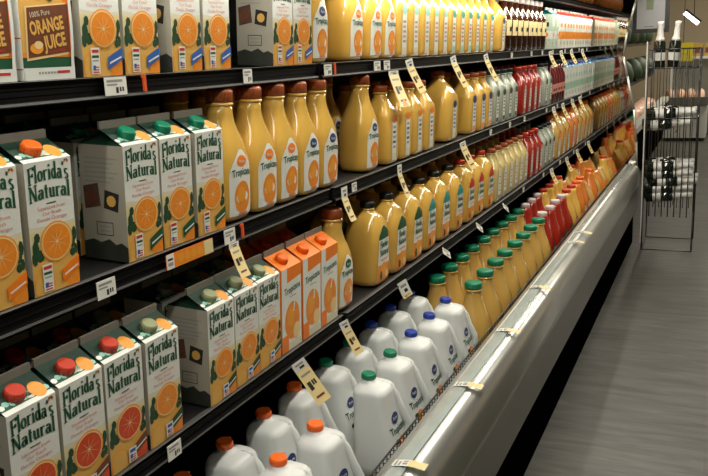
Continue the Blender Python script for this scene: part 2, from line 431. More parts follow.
def wood_sign_carton():
    """carton with orange art, brown board reading ORANGE JUICE"""
    root = empty('juice_carton'); mb = MB(); h = .0515
    carton_shell(mb, h)
    S = Art(mb, lambda a, b, l: (a, -h-E_*l, b))
    S.rect(-h, h, .060, .0615, 'print_red', 1)
    S.rect(-h, h, .0155, .017, 'print_red', 1)
    for k in range(12): S.rect(-.005, .018, .025+.0042*k, .0272+.0042*k, 'print_dark', 1)
    for k in range(5): S.rect(-.03, .028-.006*k, .16-.011*k, .163-.011*k, 'print_grey', 1)
    A = Art(mb, lambda a, b, l: (h+E_*l, a, b))
    A.rect(-h, h, .018, .2, 'print_orange_bright', 1)
    A.rect(-h, .036, .020, .2, 'print_yellow_orange', 2)
    A.rect(-h, h, .018, .033, 'print_green', 3)
    A.rect(-h, .040, .033, .040, 'print_orange', 4)
    # dark board
    A.quad([(-.044, .028), (.042, .037), (.042, .114), (-.041, .106)], 'print_pith', 5)
    A.quad([(-.041, .032), (.046, .041), (.046, .112), (-.038, .104)], 'print_brown', 6)
    rt = math.radians(9)
    put_text(mb, '100% Pure', 'paper_cream', A.at(8), -.012, .0930, .040, .0080, .0, rt)
    put_text(mb, 'ORANGE', 'print_yellow_orange', A.at(8), .001, .0705, .070, .0190, .035, rt)
    put_text(mb, 'JUICE', 'print_yellow_orange', A.at(8), .015, .0480, .047, .0190, .035, rt)
    put_text(mb, 'PULP FREE', 'print_red', A.at(8), .019, .0395, .034, .005, .0, rt)
    A.disc(-.024, .046, .013, 'print_orange_rim', 8, .008, seg=14); A.disc(-.020, .051, .009, 'print_pith', 9, .006, seg=12)
    for (a, b) in ((-.012, .122), (.000, .126), (.010, .120), (.004, .132)): A.disc(a, b, .007, 'print_leaf', 6, .005, seg=8)
    A.slice(-.018, .150, .024, 'print_orange', 6)
    # white sweep down the right side and base strip
    sw = [(.028, .2), (.040, .165), (.046, .12), (.0475, .08), (.047, .05), (.0445, .018)]
    for i in range(5):
        (a0, b0), (a1, b1) = sw[i], sw[i+1]
        A.quad([(a0, b0), (a1, b1), (a1+.006 if i > 1 else h, b1), (a0+.006 if i > 1 else h, b0)], 'paper_white', 10)
    for i in range(2, 5):
        (a0, b0), (a1, b1) = sw[i], sw[i+1]; A.quad([(min(h, a0+.006), b0), (min(h, a1+.006), b1), (h, b1), (h, b0)], 'paper_white', 10)
    A.quad([(.034, .2), (h, .2), (h, .145), (.046, .165)], 'print_orange_bright', 11)
    A.rect(-h, h, 0, .018, 'paper_white', 11)
    for k in range(7): A.rect(-.025+.006*k, -.021+.006*k, .009, .012, 'print_grey', 12)
    A.rect(.014, .040, .009, .013, 'print_red', 12)
    mb.build('carton_body', root); screw_cap(root, 'cap_orange')
    return root

def straw_carton():
    """narrow white carton, orange top, big orange with straw"""
    root = empty('juice_carton'); mb = MB(); h = CW
    carton_shell(mb, roof='print_orange_bright'); side_art(mb, hill=False)
    S = Art(mb, lambda a, b, l: (a, -h-E_*l, b)); S.rect(.008, h, 0, .2, 'print_orange_bright', 4); S.rect(-.01, .008, 0, .2, 'paper_white', 4)
    A = Art(mb, lambda a, b, l: (h+E_*l, a, b))
    A.quad([(-.022, .165), (h, .172), (h, .2), (-.022, .2)], 'print_orange_bright', 1)
    put_text(mb, 'Tropicana', 'print_green', A.at(3), .003, .140, .076, .017, .01, math.radians(5))
    A.rect(-.012, .02, .128, .130, 'print_grey', 2)
    A.disc(.002, .070, .036, 'print_orange', 2, .046, seg=24); A.disc(-.006, .078, .018, 'print_orange_rim', 3, .022, seg=16)
    A.quad([(.004, .09), (.010, .09), (.016, .118), (.010, .118)], 'paper_white', 4)
    A.disc(.022, .040, .018, 'print_pith', 4, .020, seg=12)
    A.rect(-h, -.018, 0, .04, 'print_orange_bright', 3); A.rect(-.018, h, 0, .018, 'paper_cream', 4)
    mb.build('carton_body', root); screw_cap(root, 'cap_orange')
    return root

def plain_carton(name, body, band, top, capm, text=None, h=.042, zs=.175):
    root = empty(name); mb = MB(); carton_shell(mb, h, zs, body, top)
    for sx in (0, 1):
        A = Art(mb, (lambda a, b, l: (h+E_*l, a, b)) if sx == 0 else (lambda a, b, l: (a, -h-E_*l, b)))
        A.rect(-h, h, .055, .10, band, 1); A.rect(-h*.7, h*.7, .018, .045, 'paper_cream', 1); A.rect(-h*.6, h*.6, .125, .150, 'print_dark' if sx else band, 1)
        for k in range(4): A.rect(-h*.6, h*.5, .022+.005*k, .024+.005*k, 'print_grey', 2)
        A.disc(h*.3, .08, .014, 'print_orange', 2, seg=10)
    mb.build('carton_body', root); screw_cap(root, capm, x=.021, z=zs+.010, r=.013, hgt=.014)
    return root

# ------------------------------------------------------------------ bottles
def surf_x(prof, y, z):
    for i in range(len(prof)-1):
        if prof[i][0] <= z <= prof[i+1][0]:
            t = (z-prof[i][0])/(prof[i+1][0]-prof[i][0] or 1)
            hx, hy, n = (prof[i][k]*(1-t)+prof[i+1][k]*t for k in (1, 2, 3))
            q = min(abs(y)/hy, .995); return hx*(1-q**n)**(1/n)
    return prof[-1][1]
def front_map(prof): return lambda a, b, l: (surf_x(prof, a, b)+.0006+E_*l*1.4, a, b)
def rows_shape(A, wfun, z0, z1, m, lay, nz=14, ny=6):
    for j in range(nz):
        b0, b1 = z0+(z1-z0)*j/nz, z0+(z1-z0)*(j+1)/nz
        w0, w1 = wfun(j/nz), wfun((j+1)/nz)
        for i in range(ny):
            s0, s1 = -1+2*i/ny, -1+2*(i+1)/ny
            A.quad([(w0*s0, b0), (w0*s1, b0), (w1*s1, b1), (w1*s0, b1)], m, lay)
def bottle(name, prof, body, capm, cap_r, cap_h, label=None, seg=36, handle=None, neck_ring=True):
    root = empty(name); mb = MB(); mb.loft(prof, body, seg=seg)
    zt = prof[-1][0]
    if neck_ring:
        mb.loft([(zt-.010, cap_r*.9, cap_r*.9, 2), (zt-.008, cap_r*1.04, cap_r*1.04, 2), (zt-.004, cap_r*1.04, cap_r*1.04, 2), (zt-.002, cap_r*.9, cap_r*.9, 2)], body, seg=24, cx=(prof[-1][4] if len(prof[-1]) > 4 else 0))
    mb.build('bottle_body', root)
    c = MB(); ox = prof[-1][4] if len(prof[-1]) > 4 else 0
    c.loft([(0, cap_r, cap_r, 2), (cap_h*.8, cap_r, cap_r, 2), (cap_h, cap_r*.88, cap_r*.88, 2)], capm, seg=24)
    for k in range(24):
        t = 2*PI*k/24; c.obox((math.cos(t)*cap_r, math.sin(t)*cap_r, cap_h*.42), (.0006*math.cos(t), .0006*math.sin(t), 0), (-.0008*math.sin(t), .0008*math.cos(t), 0), (0, 0, cap_h*.34), capm)
    co = c.build('screw_cap', root); co.location = (ox, 0, zt-.001)
    if label:
        lb = MB(); A = Art(lb, front_map(prof)); label(lb, A); lb.build('label', root)
    return root

CARAFE = [(0, .040, .044, 3), (.004, .045, .050, 3.4), (.012, .048, .0525, 3.6), (.03, .049, .0535, 3.6), (.10, .0495, .054, 3.6), (.128, .049, .053, 3.4), (.148, .046, .050, 3), (.168, .0405, .044, 2.7), (.186, .034, .037, 2.4), (.203, .029, .031, 2.2), (.222, .0265, .0275, 2), (.248, .026, .026, 2)]
def carafe_label(oval, fruit='print_orange'):
    def f(lb, A):
        W = lambda t: .041 if t < .6 else .041*math.cos((t-.6)/.4*PI/2*.92)
        rows_shape(A, W, .012, .150, 'paper_white', 1)
        A.disc(0, .126, .018, oval, 2, .012, seg=16, )
        put_text(lb, 'Pure', 'paper_white', A.at(4), 0, .122, .020, .007, .01)
        put_text(lb, 'Tropicana', 'print_green', A.at(3), 0, .094, .070, .015, .02, arch=.003)
        A.disc(0, .050, .029, fruit, 2, .034, seg=20); A.disc(-.004, .056, .016, 'print_orange_rim', 3, .017, seg=14)
        A.rect(-.016, .016, .014, .018, 'print_pink', 4, 4, 1)
    return f
DOME = [(0, .046, .052, 3), (.005, .054, .062, 3.6), (.02, .056, .064, 4), (.12, .056, .065, 4), (.160, .055, .063, 3.4), (.182, .050, .056, 2.9), (.199, .041, .046, 2.4), (.210, .030, .033, 2.1), (.216, .021, .022, 2), (.228, .019, .019, 2)]
def dome_label(top, word=("Florida's", "Natural")):
    def f(lb, A):
        W = lambda t: .046-.012*t if t < .75 else (.037)*math.cos((t-.75)/.25*PI/2*.93)
        rows_shape(A, W, .012, .178, 'paper_white', 1)
        W2 = lambda t: .0365 if t < .1 else .0368*math.cos((t-.1)/.9*PI/2*.93)
        rows_shape(A, W2, .138, .177, top, 2, nz=8)
        rows_shape(A, lambda t: .0455-.004*t, .012, .062, 'print_orange', 2, nz=5)
        A.disc(-.006, .048, .018, 'print_orange_rim', 3, .020, seg=14); A.disc(.016, .03, .012, 'print_pith', 4, .012, seg=10)
        A.disc(-.024, .03, .008, 'print_leaf', 4, .014, seg=8)
        wordmark(lb, word[0], 'print_green', A.at(3), 0, .112, .062, .022, arch=.002)
        wordmark(lb, word[1], 'print_green', A.at(3), 0, .088, .064, .021, arch=.002)
        A.rect(-.026, .026, .074, .078, 'print_pink', 3, 4, 1)
    return f
SQUARE = [(0, .042, .044, 5), (.005, .047, .049, 6), (.02, .048, .050, 7), (.140, .048, .050, 7), (.155, .046, .048, 5), (.172, .037, .039, 3.2), (.188, .027, .028, 2.5), (.200, .021, .021, 2), (.218, .020, .020, 2)]
def strip_label(top, mid, bot, w=.018, hgt=.13):
    def f(lb, A):
        rows_shape(A, lambda t: w, .010, .010+hgt, 'paper_white', 1, nz=8, ny=3)
        A.disc(0, hgt+.006, w*1.05, top, 2, w*.7, seg=12)
        for k in range(5): A.rect(-w*.6, w*.6, .048+.015*k, .055+.015*k, mid if k % 2 else 'print_grey', 2, 2, 1)
        A.rect(-w*.8, w*.8, .012, .032, bot, 2, 2, 1)
    return f
BIGJUG = [(0, .060, .064, 4), (.006, .068, .072, 5), (.02, .070, .075, 5), (.150, .070, .075, 5), (.170, .066, .070, 4), (.195, .050, .054, 3), (.214, .034, .036, 2.4), (.226, .022, .022, 2), (.240, .021, .021, 2)]
DECKB = [(0, .054, .058, 3), (.006, .062, .066, 3.2), (.03, .064, .069, 3.2), (.09, .064, .069, 3), (.13, .059, .063, 2.6), (.165, .049, .051, 2.3), (.200, .036, .037, 2), (.232, .028, .028, 2), (.255, .027, .027, 2)]
def deck_label(lb, A):
    rows_shape(A, lambda t: .034-.006*t, .030, .115, 'print_leaf', 1, nz=8)
    put_text(lb, 'simply', 'paper_white', A.at(3), 0, .085, .044, .016, .01)
    put_text(lb, 'orange', 'print_orange', A.at(3), 0, .065, .044, .014, .01)
    A.disc(0, .048, .012, 'print_orange', 3, .010, seg=12)
def white_jug(capm):
    root = empty('juice_jug'); mb = MB()
    prof = [(0, .056, .058, 4, .004), (.006, .063, .065, 4.5, .004), (.03, .0645, .066, 4.5, .003), (.09, .060, .063, 4.2, -.002), (.15, .052, .056, 3.8, -.010), (.195, .0475, .054, 3.6, -.015), (.214, .047, .053, 3.6, -.0155), (.222, .0455, .0515, 3.5, -.016), (.228, .042, .048, 3.2, -.018), (.233, .035, .040, 2.8, -.021), (.237, .026, .029, 2.4, -.025), (.240, .0185, .019, 2, -.029), (.248, .017, .017, 2, -.030)]
    mb.loft(prof, 'milk_plastic', seg=40); mb.build('jug_body', root)
    hb = MB(); hb.tube([(.000, .012, .228), (.018, .022, .222), (.029, .032, .196), (.041, .038, .160), (.0575, .042, .125), (.061, .042, .102), (.055, .038, .088)], [.009, .011, .0115, .011, .0105, .010, .009], 'milk_plastic', seg=12)
    hb.build('handle', root)
    c = MB(); c.loft([(0, .0185, .0185, 2), (.011, .0185, .0185, 2), (.014, .0165, .0165, 2)], capm, seg=24)
    for k in range(24):
        t = 2*PI*k/24; c.obox((math.cos(t)*.0185, math.sin(t)*.0185, .005), (.0006*math.cos(t), .0006*math.sin(t), 0), (-.0008*math.sin(t), .0008*math.cos(t), 0), (0, 0, .004), capm)
    if capm == 'cap_orange': c.obox((-.004, .019, .008), (.004, .002, 0), (0, .006, 0), (0, 0, .002), capm)
    o = c.build('screw_cap', root); o.location = (-.030, 0, .2470); o.rotation_euler = (0, math.radians(6), 0)
    lb = MB(); fm = front_map([p[:4] for p in prof]); offx = lambda z: .0035-.0135*max(0, z-.03)/.12
    A = Art(lb, lambda a, b, l: (fm(a, b, l)[0]+offx(b)+.0006, a, b))
    A.disc(-.010, .152, .020, 'print_navy', 1, .014, seg=18)
    put_text(lb, 'Pure', 'paper_white', A.at(3), -.010, .148, .024, .008, .01); lb.build('emblem', root)
    lb = MB(); A = Art(lb, A.fn)
    put_text(lb, 'Tropicana', 'print_green', A.at(2), -.006, .115, .080, .018, .02)
    A.disc(-.006, .080, .022, 'print_orange_bright', 1, .022, seg=18); A.disc(-.002, .085, .010, 'print_pith', 2, .010, seg=12)
    A.disc(-.028, .095, .010, 'print_leaf', 2, .006, seg=8)
    lb.build('label', root)
    return root
def slim_bottle(body, capm, lab, k=1.0):
    prof = [(0, .030, .030, 2), (.004, .036, .036, 2), (.14, .036, .036, 2), (.165, .030, .030, 2), (.190, .017, .017, 2), (.225, .014, .014, 2)]
    kz = min(k, 1.03); prof = [(z*kz, a*k, b*k, n) for z, a, b, n in prof]
    def f(lb, A):
        rows_shape(A, lambda t: .026*k, .055*k, .110*k, lab, 1, nz=4, ny=6); A.rect(-.018, .018, .07*k, .085*k, 'print_dark', 2, 4, 1)
    return bottle('juice_bottle', prof, body, capm, .016*k, .02*k, f, seg=24, neck_ring=False)
def pouch(m, m2):
    root = empty('juice_pouch'); mb = MB()
    mb.loft([(0, .045, .060, 3), (.01, .056, .070, 3), (.06, .062, .076, 2.6), (.12, .055, .072, 2.4), (.17, .034, .066, 2.4), (.195, .010, .062, 2.6), (.215, .004, .060, 3)], m, seg=28)
    mb.build('pouch_body', root)
    l2 = MB(); P = [(0, .045, .060, 3), (.01, .056, .070, 3), (.06, .062, .076, 2.6), (.12, .055, .072, 2.4), (.17, .034, .066, 2.4)]
    A = Art(l2, front_map(P)); rows_shape(A, lambda t: .045, .05, .13, m2, 1, nz=6); A.disc(0, .09, .025, 'paper_cream', 2, .02, seg=12); l2.build('label', root)
    return root

# ================================================================== STRUCTURE
def struct(name, mb): o = mb.build(name); o['kind'] = 'structure'; return o
m_ = MB(); m_.box(-3, 4.5, -2, 17, -.05, 0, 'vinyl_plank'); struct('floor', m_)
m_ = MB(); m_.box(-3, 4.5, -2, 17, 3.7, 3.75, 'ceiling_dark'); struct('ceiling', m_)
m_ = MB(); m_.box(-3, 4.5, 16.9, 17, 0, 3.7, 'wall_beige'); struct('wall_back', m_)
m_ = MB(); m_.box(-3.05, -3, -2, 17, 0, 3.7, 'wall_beige'); struct('wall_left', m_)
m_ = MB(); m_.box(4.45, 4.5, -2, 17, 0, 3.7, 'wall_beige'); struct('wall_right', m_)

# ================================================================== the refrigerated case
Y0, YE = -.55, 6.6
case = empty('refrigerated_display_case'); tag(case, 'long open refrigerated dairy case with silver rounded bumper and shadow-black kick space', 'display case')
m_ = MB(); m_.box(-1.75, -1.70, Y0, YE, .1, H+.95, 'case_liner'); m_.box(-1.70, -.62, Y0-.03, Y0, .1, H+.95, 'case_liner'); m_.build('back_panel', case)
m_ = MB(); m_.box(-1.70, -.66, Y0, YE, H-1.10, H-1.062, 'case_liner'); m_.build('deck_tray', case)
m_ = MB(); m_.extrude([(-1.70, .92+H), (-1.70, .80+H), (-.66, .60+H), (-.43, .58+H), (-.30, .58+H), (-.27, .66+H), (-.30, .92+H)], Y0, YE, 'white_enamel'); m_.build('canopy', case)
m_ = MB(); m_.box(-.42, -.34, Y0+.05, YE-.05, H+.562, H+.578, 'lamp_glow'); m_.build('lamp_tube', case)
# bumper: curved front with a price channel on top
pr = []
cx_, cz_ = -.585, -.945
for k in range(9):
    t = math.radians(85-k*10); pr.append((-.604+.054*math.cos(t), -.962+.056*math.sin(t)))
prof = [(-.655, -.925), (-.652, -.902), (-.640, -.899), (-.634, -.904)] + [(-.606, -.9055)] + pr + [(-.5495, -.99), (-.551, -1.03), (-.553, -1.06), (-.60, -1.06), (-.64, -1.0)]
m_ = MB(); m_.extrude([(x, z+H) for x, z in prof], Y0, YE-.12, 'bumper_silver')
for i in range(3, 16): m_.sm[i] = True
bmp = m_.build('bumper', case)
m_ = MB(); m_.extrude([(-.634, -.9035+H), (-.634, -.899+H), (-.612, -.897+H), (-.600, -.9005+H), (-.600, -.905+H)], Y0+.01, YE-.14, 'channel_glass'); ch = m_.build('price_channel', bmp); ch['label'] = 'clear glassy price channel strip'
m_ = MB(); m_.extrude([(-.570, H-1.055), (-.5535, H-1.055), (-.5535, H-1.10), (-.556, H-1.16), (-.561, H-1.24), (-.570, H-1.24)], Y0, YE-.12, 'panel_grey'); m_.box(-.60, -.562, Y0, YE-.12, H-1.245, H-1.241, 'kick_shade'); m_.build('front_panel', case)
m_ = MB(); m_.box(-.70, -.585, Y0, YE-.13, 0.0, H-1.246, 'kick_shade'); m_.build('kick_plate', case)  # set forward, its black stands in for the shade under the case
# rounded end of bumper and the mirror end panel
m_ = MB(); prev = None; n0 = len(m_.v)
R0 = .10; pts_ = [(x+.65, z+H) for x, z in prof[3:-2]]
for k in range(9):
    a = math.radians(90*k/8)
    for (rx, z) in pts_:
        rr = max(rx, .0); m_.v.append((-.65+rr*math.cos(a), YE-.12+rr*math.sin(a), z))
N_ = len(pts_)
for k in range(8):
    for i in range(N_-1): m_.face((n0+k*N_+i, n0+k*N_+i+1, n0+(k+1)*N_+i+1, n0+(k+1)*N_+i), 'bumper_silver', True)
m_.build('bumper_end', case)
endp = [(-1.70, .1), (-.62, .1), (-.595, H-1.2), (-.590, H-.93), (-.600, H-.75), (-.625, H-.5), (-.68, H-.25), (-.715, H-.10), (-.69, H+.08), (-.64, H+.28), (-.60, H+.45), (-.56, H+.56), (-1.70, H+.92)]
m_ = MB(); m_.extrude(endp, YE, YE+.035, 'mirror_steel'); ep = m_.build('end_panel', case)
m_ = MB()
for i in range(2, 11):
    p, q = Vector((endp[i][0]+.004, YE+.017, endp[i][1])), Vector((endp[i+1][0]+.004, YE+.017, endp[i+1][1]))
    m_.tube([p, q], .010, 'bumper_edge', seg=8)
m_.build('end_panel_trim', ep)

# shelves
def shelf(zf, xf, y0, y1, label, depth=.62, group='shelves of the case'):
    r = empty('case_shelf'); tag(r, label, 'shelf', group); r.location = (xf, y0, zf+H)
    m = MB(); L = y1-y0
    m.extrude([(-.014, -.003), (-depth, -.003+depth*math.sin(TILT)), (-depth, -.016+depth*math.sin(TILT)), (-.014, -.022)], 0, L, 'shelf_steel')
    m.build('shelf_deck', r)
    m = MB()
    m.extrude([(-.014, -.001), (-.002, .0005), (.001, -.0005), (0, -.003), (-.006, -.004), (-.006, -.029), (.002, -.030), (.003, -.034), (0, -.036), (-.014, -.036)], 0, L, 'black_rail',
              mats=['rail_lip', 'rail_lip', 'black_rail', 'black_rail', 'black_rail', 'black_rail', 'rail_lip', 'black_rail', 'black_rail', 'black_rail'])
    m.box(-.006, -.004, 0, L, -.012, -.010, 'black_rail'); m.box(-.006, -.004, 0, L, -.021, -.0195, 'black_rail')
    m.build('price_rail', r)
    for yy in (.02, L-.03):
        m = MB(); m.extrude([(-.05, -.022), (-depth, -.016+depth*math.sin(TILT)), (-depth, -.13), (-depth+.05, -.13)], yy, yy+.004, 'black_metal'); m.build('bracket', r)
    return r
SH = {'top': (.278, -.905), 'A': (-.020, -.930), 'B': (-.335, -.910), 'C': (-.672, -.890)}
nm = {'top': 'highest shelf at the upper edge', 'A': 'upper shelf', 'B': 'middle shelf', 'C': 'lower shelf'}
for k in ('top', 'A', 'B', 'C'):
    z, x = SH[k]
    shelf(z, x, Y0+.01, 1.872, 'black steel case shelf with ribbed price rail, near section, '+nm[k])
    shelf(z, x+.004, 1.888, YE-.01, 'black steel case shelf with ribbed price rail, far section, '+nm[k])
    
# wire fence between bottles and bumper
m_ = MB()
for zz in (-1.03, -.985, -.94, -.912): m_.tube([(-.672, Y0+.02, H+zz), (-.672, YE-.02, H+zz)], .0022, 'wire_dark', seg=6)
fr = m_.build('wire_fence', case); fr['label'] = 'dark wire fence holding back the bottles'
m_ = MB(); y = Y0+.03
while y < YE-.05:
    m_.tube([(-.672, y, H-1.06), (-.672, y, H-.912), (-.650, y, H-.906)], .0014, 'wire_dark', seg=4); y += .022
u_ = m_.build('upright_wire', fr); u_['kind'] = 'stuff'

# ================================================================== products
def rowz(key, x):   # height of shelf surface at x
    z, xf = SH[key]; return H+z+.0012+max(0, xf-.014-x)*math.tan(TILT)
ORD = ['first', 'second', 'third', 'fourth', 'fifth', 'sixth', 'seventh', 'eighth', 'ninth', 'tenth', 'eleventh', 'twelfth', 'thirteenth', 'fourteenth', 'fifteenth', 'sixteenth']
NUM = ['one', 'two', 'three', 'four', 'five', 'six', 'seven', 'eight', 'nine', 'ten', 'eleven', 'twelve', 'thirteen']
SHN = {'A': 'upper shelf', 'B': 'middle shelf', 'C': 'lower shelf', 'top': 'highest shelf'}
def run(proto, key, ys, half, desc, cat, group, depth_rows=1, pitch_x=.105, jit=.004):
    """desc at most eight words; the label adds the shelf and the place in the run, counted from the near end"""
    n = len(ys)
    for r in range(depth_rows):
        for i, y in enumerate(ys):
            x = SH[key][1]-.0055-half-r*pitch_x + random.uniform(-jit, 0)
            if r == 0: lab = desc+', '+SHN[key]+(', %s of %s from left' % (ORD[i], NUM[n-1]) if n > 1 else '')
            else: lab = desc+', '+SHN[key]+', %s behind %s' % ('right' if r == 1 else 'two rows', 'the '+ORD[i]+' one')
            place(proto, x, y+random.uniform(-.0015, .0015), rowz(key, x)+.0003, lab, cat, group+(', back rows' if r else ''))
def rng(a, b, n): return [a+(b-a)*i/(n-1) for i in range(n)] if n > 1 else [a]

cart_green = citrus_carton('cap_green', 'print_orange', 'print_green')
cart_orange = citrus_carton('cap_orange', 'print_orange', 'print_orange_bright')
cart_blue = citrus_carton('cap_blue', 'print_orange', 'print_blue')
cart_red = citrus_carton('cap_red', 'print_red_flesh', 'print_brown', badge=1, flesh2='print_red_flesh')
cart_olive = citrus_carton('cap_olive', 'print_orange', 'print_leaf', badge=1)
sign_c = wood_sign_carton(); straw_c = straw_carton()
# upper shelf, near section
run(sign_c, 'A', [.857, .975], .0515, 'carton with brown board reading ORANGE JUICE', 'carton', 'board cartons on the upper shelf')
run(cart_blue, 'A', [1.095, 1.200], CW, 'citrus carton beside the board cartons', 'carton', 'citrus cartons on the upper shelf', 2)
run(cart_blue, 'A', [1.332, 1.440], CW, 'citrus carton of the middle pair', 'carton', 'citrus cartons on the upper shelf', 2)
run(cart_blue, 'A', [1.710, 1.808], CW, 'citrus carton next to the labelled carafe', 'carton', 'citrus cartons on the upper shelf')
# middle shelf
run(cart_orange, 'B', [.812, .917], CW, 'citrus carton with orange cap', 'carton', 'orange capped cartons on the middle shelf', 2)
run(cart_green, 'B', [1.134, 1.236, 1.340], CW, 'citrus carton with green cap', 'carton', 'green capped cartons on the middle shelf', 3)
# lower shelf
run(cart_red, 'C', [.808, .910, 1.012], CW, 'grapefruit carton with red cap', 'carton', 'red capped cartons on the lower shelf', 2)
run(cart_olive, 'C', [1.114], CW, 'pale capped carton beside the red capped ones', 'carton', 'pale capped cartons on the lower shelf', 2)
run(cart_olive, 'C', [1.302, 1.402, 1.500], CW, 'citrus carton with olive cap', 'carton', 'pale capped cartons on the lower shelf', 2)
run(straw_c, 'C', [1.605, 1.710, 1.808], CW, 'orange topped carton with large whole orange', 'carton', 'orange topped cartons on the lower shelf', 2)

car_o = bottle('juice_bottle', CARAFE, 'juice_yellow', 'cap_rust', .028, .026, carafe_label('print_orange_bright', 'print_orange'))
car_b = bottle('juice_bottle', CARAFE, 'juice_yellow', 'cap_rust', .028, .026, carafe_label('print_navy'))
car_g = bottle('juice_bottle', CARAFE, 'juice_yellow', 'cap_rust', .028, .026, carafe_label('print_green'))
run(car_b, 'A', [1.918], .05, 'yellow carafe with white label next to the cartons', 'bottle', 'carafes on the upper shelf', 2)
run(car_o, 'A', [2.15, 2.29, 2.40], .05, 'yellow carafe with white and orange label', 'bottle', 'carafes on the upper shelf', 2)
TALL = [(z*1.07 if z > .03 else z, a, b, c) for z, a, b, c in SQUARE]
sq_g = bottle('juice_bottle', TALL, 'juice_yellow', 'cap_green', .024, .018, strip_label('print_mint', 'print_pink', 'paper_cream', .020, .142))
sq_t = bottle('juice_bottle', TALL, 'juice_yellow', 'cap_green', .024, .018, strip_label('print_teal', 'print_red', 'print_mint', .020, .142))
sq_o = bottle('juice_bottle', SQUARE, 'juice_yellow', 'cap_rust', .022, .018, strip_label('print_orange_bright', 'print_navy', 'paper_cream'))
run(sq_g, 'A', [2.515, 2.62, 2.725, 2.83, 2.935], .048, 'square yellow bottle, mint topped strip label', 'bottle', 'square bottles on the upper shelf', 2)
run(sq_t, 'A', [3.045, 3.155, 3.265, 3.375, 3.485, 3.595], .048, 'square yellow bottle, teal topped strip label', 'bottle', 'square bottles on the upper shelf', 2)
big_y = bottle('juice_jug', BIGJUG, 'juice_yellow', 'cap_rust', .024, .02, strip_label('print_navy', 'print_blue', 'paper_cream', .02))
run(big_y, 'A', [3.80], .070, 'large plain yellow jug beside the dark bottles', 'jug', 'large yellow jugs')
dark_b = slim_bottle('juice_brown', 'cap_white', 'print_cream_yellow', 1.32)
run(dark_b, 'A', [3.96+.118*i for i in range(8)], .048, 'dark brown bottle with gold label', 'bottle', 'dark bottles on the upper shelf', 2)
mint_c = plain_carton('juice_carton', 'print_mint_pale', 'paper_white', 'print_teal', 'cap_white', h=.048, zs=.195)
run(mint_c, 'A', [5.00, 5.12], .048, 'pale green carton after the dark bottles', 'carton', 'pale cartons on the upper shelf', 2)
org_c = plain_carton('juice_carton', 'paper_white', 'print_orange', 'print_red', 'cap_red', h=.048, zs=.195)
run(org_c, 'A', [5.28+.110*i for i in range(12)], .048, 'white carton with orange band', 'carton', 'orange banded cartons at the far end of the upper shelf')

# middle shelf bottles
run(car_o, 'B', [1.462, 1.572, 1.682], .05, 'yellow carafe with orange oval label', 'bottle', 'carafes on the middle shelf', 2, .115)
run(car_b, 'B', [1.790, 1.903], .05, 'yellow carafe with navy oval label', 'bottle', 'carafes on the middle shelf', 2, .115)
run(car_b, 'B', [2.190], .05, 'wide yellow carafe just after the section joint', 'bottle', 'carafes on the middle shelf', 2, .115)
run(sq_o, 'B', [2.345, 2.465, 2.58, 2.695], .048, 'square yellow bottle, orange topped strip label', 'bottle', 'square bottles on the middle shelf', 2, .12)
run(big_y, 'B', [2.97], .07, 'large yellow jug with blue strip label', 'jug', 'large yellow jugs')
sq_b = bottle('juice_bottle', SQUARE, 'juice_yellow', 'cap_rust', .022, .018, strip_label('print_navy', 'print_blue', 'print_orange', .024))
run(sq_b, 'B', [3.24, 3.37, 3.49], .048, 'square yellow bottle with navy round label', 'bottle', 'square bottles on the middle shelf', 2, .12)
sq_gr = bottle('juice_bottle', SQUARE, 'juice_grey', 'cap_dark', .022, .018, strip_label('print_dark', 'print_leaf', 'print_leaf', .022))
run(sq_gr, 'B', [3.61, 3.73, 3.85, 3.97], .048, 'square grey green bottle before the red ones', 'bottle', 'grey bottles on the middle shelf', 2, .12)
sq_r = bottle('juice_bottle', SQUARE, 'juice_red', 'cap_red', .022, .018, strip_label('print_pink', 'print_pink', 'print_red', .020))
run(sq_r, 'B', [4.16, 4.29, 4.42, 4.55], .048, 'square red juice bottle', 'bottle', 'red bottles on the middle shelf', 2, .12)
run(sq_gr, 'B', [4.72, 4.84], .048, 'square grey green bottle after the red ones', 'bottle', 'grey bottles on the middle shelf', 2, .12)
plum = slim_bottle('juice_plum', 'cap_dark', 'print_pink')
run(plum, 'B', rng(4.96, 5.30, 5), .036, 'slim plum coloured bottle', 'bottle', 'plum bottles on the middle shelf', 2)
blue_c = plain_carton('juice_carton', 'paper_white', 'print_mint', 'print_blue_soft', 'cap_blue', h=.048, zs=.195)
run(blue_c, 'B', [5.40+.113*i for i in range(11)], .048, 'white carton with blue roof', 'carton', 'blue topped cartons at the far end of the middle shelf')

# lower shelf bottles
run(car_g, 'C', [1.925], .05, 'yellow carafe with green oval label', 'bottle', 'carafes on the lower shelf')
dm_g = bottle('juice_bottle', DOME, 'juice_yellow', 'cap_dark', .021, .018, dome_label('print_green'))
dm_t = bottle('juice_bottle', DOME, 'juice_yellow', 'cap_dark', .021, .018, dome_label('print_teal'))
dm_r = bottle('juice_bottle', DOME, 'juice_yellow', 'cap_red', .021, .018, dome_label('print_red'))
run(dm_g, 'C', [2.18, 2.33, 2.48], .055, 'round shouldered yellow bottle, green label', 'bottle', 'round shouldered bottles on the lower shelf', 2, .125)
run(dm_t, 'C', [2.63, 2.79, 2.95], .055, 'round shouldered bottle, teal arched label', 'bottle', 'round shouldered bottles on the lower shelf', 2, .125)
run(dm_r, 'C', [3.11, 3.26, 3.41], .055, 'round shouldered bottle, red arched label', 'bottle', 'round shouldered bottles on the lower shelf', 2, .125)
sq_p = bottle('juice_bottle', SQUARE, 'juice_pale', 'cap_rust', .022, .018, strip_label('paper_cream', 'print_yellow_orange', 'print_grey', .026))
run(sq_p, 'C', [3.56+.112*i for i in range(6)], .048, 'square pale yellow bottle with cream label', 'bottle', 'pale bottles on the lower shelf', 2, .12)
run(sq_r, 'C', [4.25, 4.37, 4.49], .048, 'square red juice bottle', 'bottle', 'red bottles on the lower shelf', 2, .12)
